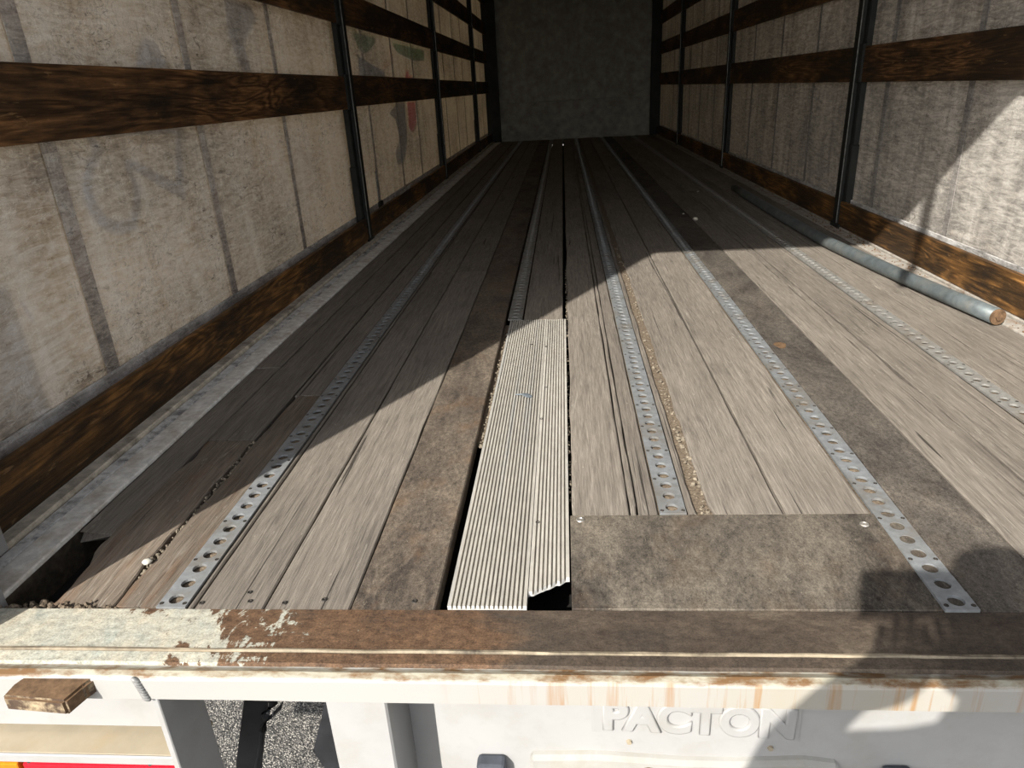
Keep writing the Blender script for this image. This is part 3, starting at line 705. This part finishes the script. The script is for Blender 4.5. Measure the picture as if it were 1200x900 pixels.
# loose pipe along the right edge
pp = [(1.757, 2.877), (1.716, 3.18), (1.678, 3.493), (1.648, 3.78), (1.623, 4.073), (1.602, 4.32), (1.589, 4.6), (1.583, 5.2), (1.584, 5.8), (1.587, 6.4), (1.592, 6.9)]
pe = empty('steel_pipe', (1.6, 2.877, 0)); tag(pe, 'long slightly bent grey metal pipe lying along the right side', 'pipe')
obj('tube', tube(bmesh.new(), [(x, y, .036) for x, y in pp], .034, 24, True), M['pipe'], pe, smooth=True)
d0 = (Vector((1.757, 2.877, .036)) - Vector((1.716, 3.18, .036))).normalized(); p0 = Vector((1.757, 2.877, .036))
obj('end_plug', tube(bmesh.new(), [p0 - d0 * .03, p0 + d0 * .006, p0 + d0 * .007], [.0335, .0335, .031], 20), M['rust'], pe)
obj('end_bolt', tube(bmesh.new(), [p0 + d0 * .004, p0 + d0 * .014], .014, 6), M['rust'], pe)

# leaf on the ribbed plate
bm = bmesh.new()
prof = [(0, .0012), (.022, .003), (.030, .008), (.040, .0125), (.050, .0115), (.058, .006), (.060, .0)]
up_ = [(-.189 + a, 2.256 + b - .25 * a, .0065 + .004 * math.sin(a * 60)) for a, b in prof]
dn_ = [(-.189 + a, 2.256 - b * 1.4 - .25 * a, .0065 + .003 * math.sin(a * 60)) for a, b in prof]
loft(bm, [up_, [((a[0] + b[0]) / 2, (a[1] + b[1]) / 2, a[2] + .0015) for a, b in zip(up_, dn_)], dn_])
loft(bm, [dn_, [(a[0], a[1], a[2] - .0015) for a in dn_], [(a[0], a[1], a[2] - .0015) for a in up_], up_])
tag(obj('dry_leaf', fixn(bm), M['leaf']), 'small blue-grey leaf with stalk lying on the ribbed metal plate', 'leaf')

# loose pebbles
def rock(x, y, z, r, flat=.6, seed=0):
    bm = bmesh.new(); bmesh.ops.create_icosphere(bm, subdivisions=2, radius=1)
    for v in bm.verts:
        v.co *= 1 + .28 * mnoise.noise(v.co * 1.4 + Vector((seed * 3.3, 0, 0)))
        v.co = Vector((x + v.co.x * r, y + v.co.y * r, z + r * flat * .9 + v.co.z * r * flat))
    return bm
for k, (x, y, r, lb) in enumerate([
    (.994, 5.51, .022, 'pale round pebble in the shade beside the dark board'),
    (.948, 5.794, .009, 'tiny white crumb just beyond the pale round pebble'),
    (1.268, 6.973, .012, 'small white crumb farthest back on the shaded floor'),
    (-1.014, 1.314, .011, 'white stone chip in the split of the rotten left planks')]):
    tag(obj('pebble', rock(x, y, -.001, r, .6, k), M['white_stone'], smooth=True), lb, 'pebble', 'loose pebbles on the floor')

# grit packed in the gaps between boards
def grit(name, pts, mat, label):
    bm = bmesh.new()
    for (x, y, z, r) in pts:
        m = Matrix.Translation((x, y, z)) @ Matrix.Rotation(random.uniform(0, 6), 4, (random.random(), random.random(), 1)) @ Matrix.Diagonal((r, r * random.uniform(.6, 1.3), r * random.uniform(.5, .9), 1))
        bmesh.ops.create_icosphere(bm, subdivisions=1, radius=1, matrix=m)
    tag(obj(name, bm, mat), label, 'grit', kind='stuff')
rv = random.uniform
pts = [(rv(.322, .345), 1.51 + 3.2 * rv(0, 1) ** 1.5, rv(-.014, -.003), rv(.002, .0075)) for _ in range(260)]
grit('grit', pts, M['stone'], 'pale crumbly grit filling the gap between two weathered planks')
pts = [(-.276 + rv(-.005, .006), rv(1.9, 3.0), rv(-.024, -.010), rv(.002, .006)) for _ in range(110)] 
grit('grit', pts, M['stone'], 'pale grit lying in the slot left of the ribbed plate')
pts = [(-.003 + rv(-.004, .003), rv(1.6, 4.2), rv(-.02, -.002), rv(.002, .0055)) for _ in range(150)]
grit('grit', pts, M['stone'], 'pale grit in the seam right of the ribbed plate')
pts = [(-1.013 + rv(-.008, .010), rv(1.25, 2.0), rv(-.02, -.004), rv(.002, .007)) for _ in range(150)]
grit('grit', pts, M['stone'], 'grit in the split between the rotten left planks')
pts = [(rv(-1.28, -1.0), YF + .004 + .025 * rv(0, 1) ** 2, rv(-.03, -.004), rv(.003, .009)) for _ in range(220)]
grit('grit', pts, M['dirt'], 'brown rubble along the sill below the rotten plank ends')
pts = [(rv(1.80, 1.858), rv(1.6, 5.5), .003, rv(.002, .008)) for _ in range(130)]
grit('grit', pts, M['rust'], 'rusty flakes scattered on the right edge rail')
# dirt bed in the gaps so that they do not look bottomless
obj('gap_fill', nbox(.306, .352, 1.51, YB, -.03, -.010), M['dirt'], fl)
obj('gap_fill', nbox(-.292, -.262, 1.95, 3.13, -.04, -.024), M['dirt'], fl)

# pull strap hanging from the rear header (its shadow falls on the right wall)
bm = bmesh.new(); rings = []
for (x, z, h) in ((.388, 2.77, .031), (.385, 2.6, .030), (.382, 2.45, .028), (.375, 2.3, .026), (.362, 2.15, .024), (.355, 2.05, .028), (.352, 1.99, .030), (.351, 1.94, .012), (.351, 1.925, .004)):
    rings.append([(x - h, 1.06, z), (x + h, 1.06, z), (x + h, 1.068, z), (x - h, 1.068, z)])
loft(bm, rings, True); fixn(bm)
tag(obj('pull_strap', bm, M['black']), 'black webbing pull strap hanging from the rear header', 'strap')

# ------------------------------------------------------------------ the photographer, behind the camera
def skinned(name, nodes, edges, root):
    me = bpy.data.meshes.new(name)
    me.from_pydata([V(p[:3]) * U for p in nodes], edges, [])
    o = bpy.data.objects.new(name, me); COL.objects.link(o)
    o.modifiers.new('skin', 'SKIN'); sv = me.skin_vertices[0].data
    for k, p in enumerate(nodes):
        sv[k].radius = (p[3] * U, (p[4] if len(p) > 4 else p[3]) * U); sv[k].use_root = (k == root)
    md = o.modifiers.new('sub', 'SUBSURF'); md.levels = 2; md.render_levels = 2
    bpy.context.view_layer.update()
    ev = o.evaluated_get(bpy.context.evaluated_depsgraph_get()); m2 = bpy.data.meshes.new_from_object(ev)
    bpy.data.objects.remove(o); return m2
PX, PY = .05, -.40
ZG = -1.2
nodes = [  # x y z r
 (PX, PY, .04, .15, .11),             # 0 pelvis
 (PX, PY - .01, .28, .15, .11),       # 1 waist
 (PX, PY - .02, .56, .17, .12),       # 2 chest
 (PX, PY - .01, .84, .12, .09),       # 3 upper chest
 (PX, PY + .02, .95, .068),           # 4 neck
 (PX, PY + .05, 1.08, .082, .10),     # 5 jaw
 (PX, PY + .05, 1.20, .105, .12),     # 6 head
 (PX, PY + .04, 1.28, .08, .09),      # 7 crown
 (PX - .27, PY + .03, .86, .080),     # 8 left shoulder
 (PX - .34, PY + .20, .50, .066),     # 9 left elbow
 (-.185, -.10, .67, .056),             # 10 left forearm
 (-.085, -.085, .81, .046),            # 11 left wrist
 (-.01, -.10, .875, .070, .034),    # 12 left palm
 (PX + .27, PY + .03, .86, .080),     # 13 right shoulder
 (PX + .38, PY + .20, .50, .066),     # 14 right elbow
 (.29, -.10, .67, .056),              # 15 right forearm
 (.18, -.085, .81, .046),             # 16 right wrist
 (.095, -.10, .875, .070, .034),      # 17 right palm
 (PX - .11, PY, -.06, .11), (PX - .12, PY + .02, -.58, .078), (PX - .12, PY - .02, -1.10, .052), (PX - .14, PY + .14, -1.155, .045, .035),
 (PX + .11, PY, -.06, .11), (PX + .12, PY + .02, -.58, .078), (PX + .12, PY - .02, -1.10, .052), (PX + .14, PY + .14, -1.155, .045, .035),
]
edges = [(0, 1), (1, 2), (2, 3), (3, 4), (4, 5), (5, 6), (6, 7), (3, 8), (8, 9), (9, 10), (10, 11), (11, 12), (3, 13), (13, 14), (14, 15), (15, 16), (16, 17),
         (0, 18), (18, 19), (19, 20), (20, 21), (0, 22), (22, 23), (23, 24), (24, 25)]
def add(p, par):
    nodes.append(p); edges.append((par, len(nodes) - 1)); return len(nodes) - 1
for (px_, pz, palm, sg) in ((-.015, .865, 12, 1), (.10, .865, 17, -1)):     # fingers closed round the phone
    for k in range(4):
        x = px_ + sg * (-.028 + .026 * k); L = (.040, .052, .056, .044)[k]
        a = add((x, -.085, pz + .045, .0125), palm)
        b = add((x + sg * .006, -.072, pz + .045 + L * .6, .0115), a)
        add((x + sg * .012, -.064, pz + .045 + L, .0095), b)
    a = add((px_ + sg * .032, -.125, pz + .012, .015), palm); add((px_ + sg * .060, -.115, pz + .055, .012), a)
body = skinned('body', nodes, edges, 0)
bm = bmesh.new(); bm.from_mesh(body)
for f in bm.faces:
    c = f.calc_center_median() / U
    f.material_index = 0
    arm = abs(c.x - PX) > .10 and c.y > -.36
    if c.z < .94 and not arm: f.material_index = 1
    if arm and c.z < .72: f.material_index = 1
    if c.z < .06 : f.material_index = 2
    if c.z < -1.09: f.material_index = 3
for v in bm.verts:
    v.co /= U
    if v.co.z < -1.10: v.co.z = max(v.co.z, ZG)
zl = min(v.co.z for v in bm.verts)
for v in bm.verts:
    if v.co.z < -1.0: v.co.z += (ZG - zl) * min(1, (-1.0 - v.co.z) / .1)
pe_ = obj('person', bm, [simple('skin', (0.50, 0.32, 0.24), .5), simple('navy_jacket', (0.05, 0.07, 0.12), .8), simple('grey_trousers', (0.07, 0.07, 0.075), .8), simple('brown_shoe', (0.06, 0.035, 0.02), .6)], None, (PX, PY, ZG), True)
tag(pe_, 'person in navy jacket and grey trousers with both arms raised holding phone', 'person')
HZ = 1.215
bm = bmesh.new(); bmesh.ops.create_icosphere(bm, subdivisions=4, radius=1)
for v in bm.verts:
    q = v.co.copy(); k = 1 + .06 * mnoise.noise(q * 5) + .05 * mnoise.noise(q * 14)
    v.co = Vector((PX + q.x * .122 * k, PY + .03 + q.y * .14 * k, HZ + q.z * .14 * k))
bmesh.ops.delete(bm, geom=[v for v in bm.verts if v.co.y > PY + .09 and v.co.z < HZ + .05 or v.co.z < HZ - .08], context='VERTS')
obj('hair', bm, simple('dark_brown_hair', (0.04, 0.025, 0.015), .7, 0, .4, 120, .5), pe_, smooth=True)
bm = bmesh.new(); bmesh.ops.create_icosphere(bm, subdivisions=2, radius=1, matrix=Matrix.Translation((PX, PY + .175, HZ - .05)) @ Matrix.Diagonal((.016, .028, .026, 1)))
obj('nose', bm, pe_.data.materials[0], pe_, smooth=True)
bm = bmesh.new(); bmesh.ops.create_icosphere(bm, subdivisions=2, radius=1, matrix=Matrix.Translation((PX, PY + .145, HZ - .105)) @ Matrix.Diagonal((.034, .014, .010, 1)))
obj('mouth', bm, simple('lips', (0.45, 0.2, 0.17), .5), pe_, smooth=True)
for sx in (-1, 1):
    bm = bmesh.new(); bmesh.ops.create_icosphere(bm, subdivisions=2, radius=1, matrix=Matrix.Translation((PX + sx * .042, PY + .148, HZ - .012)) @ Matrix.Diagonal((.017, .012, .011, 1)))
    obj('eye', bm, simple('eye_white', (0.6, 0.6, 0.58), .3), pe_, smooth=True)
    bm = bmesh.new(); bmesh.ops.create_icosphere(bm, subdivisions=2, radius=1, matrix=Matrix.Translation((PX + sx * .108, PY + .04, HZ - .02)) @ Matrix.Diagonal((.012, .026, .038, 1)))
    obj('ear', bm, pe_.data.materials[0], pe_, smooth=True)
# phone: its lens is the camera position, its body lies just behind the picture plane
ph = bpy.data.meshes.new('phone'); bm = bmesh.new()
box(bm, -.07, .17, -.07, .028, .006, .017, .005, 2)
for v in bm.verts: v.co *= U
bm.to_mesh(ph); bm.free(); ph.materials.append(M['black'])
po = bpy.data.objects.new('phone', ph); COL.objects.link(po); po.matrix_world = cm
tag(po, 'black phone held up in landscape by the person', 'phone')
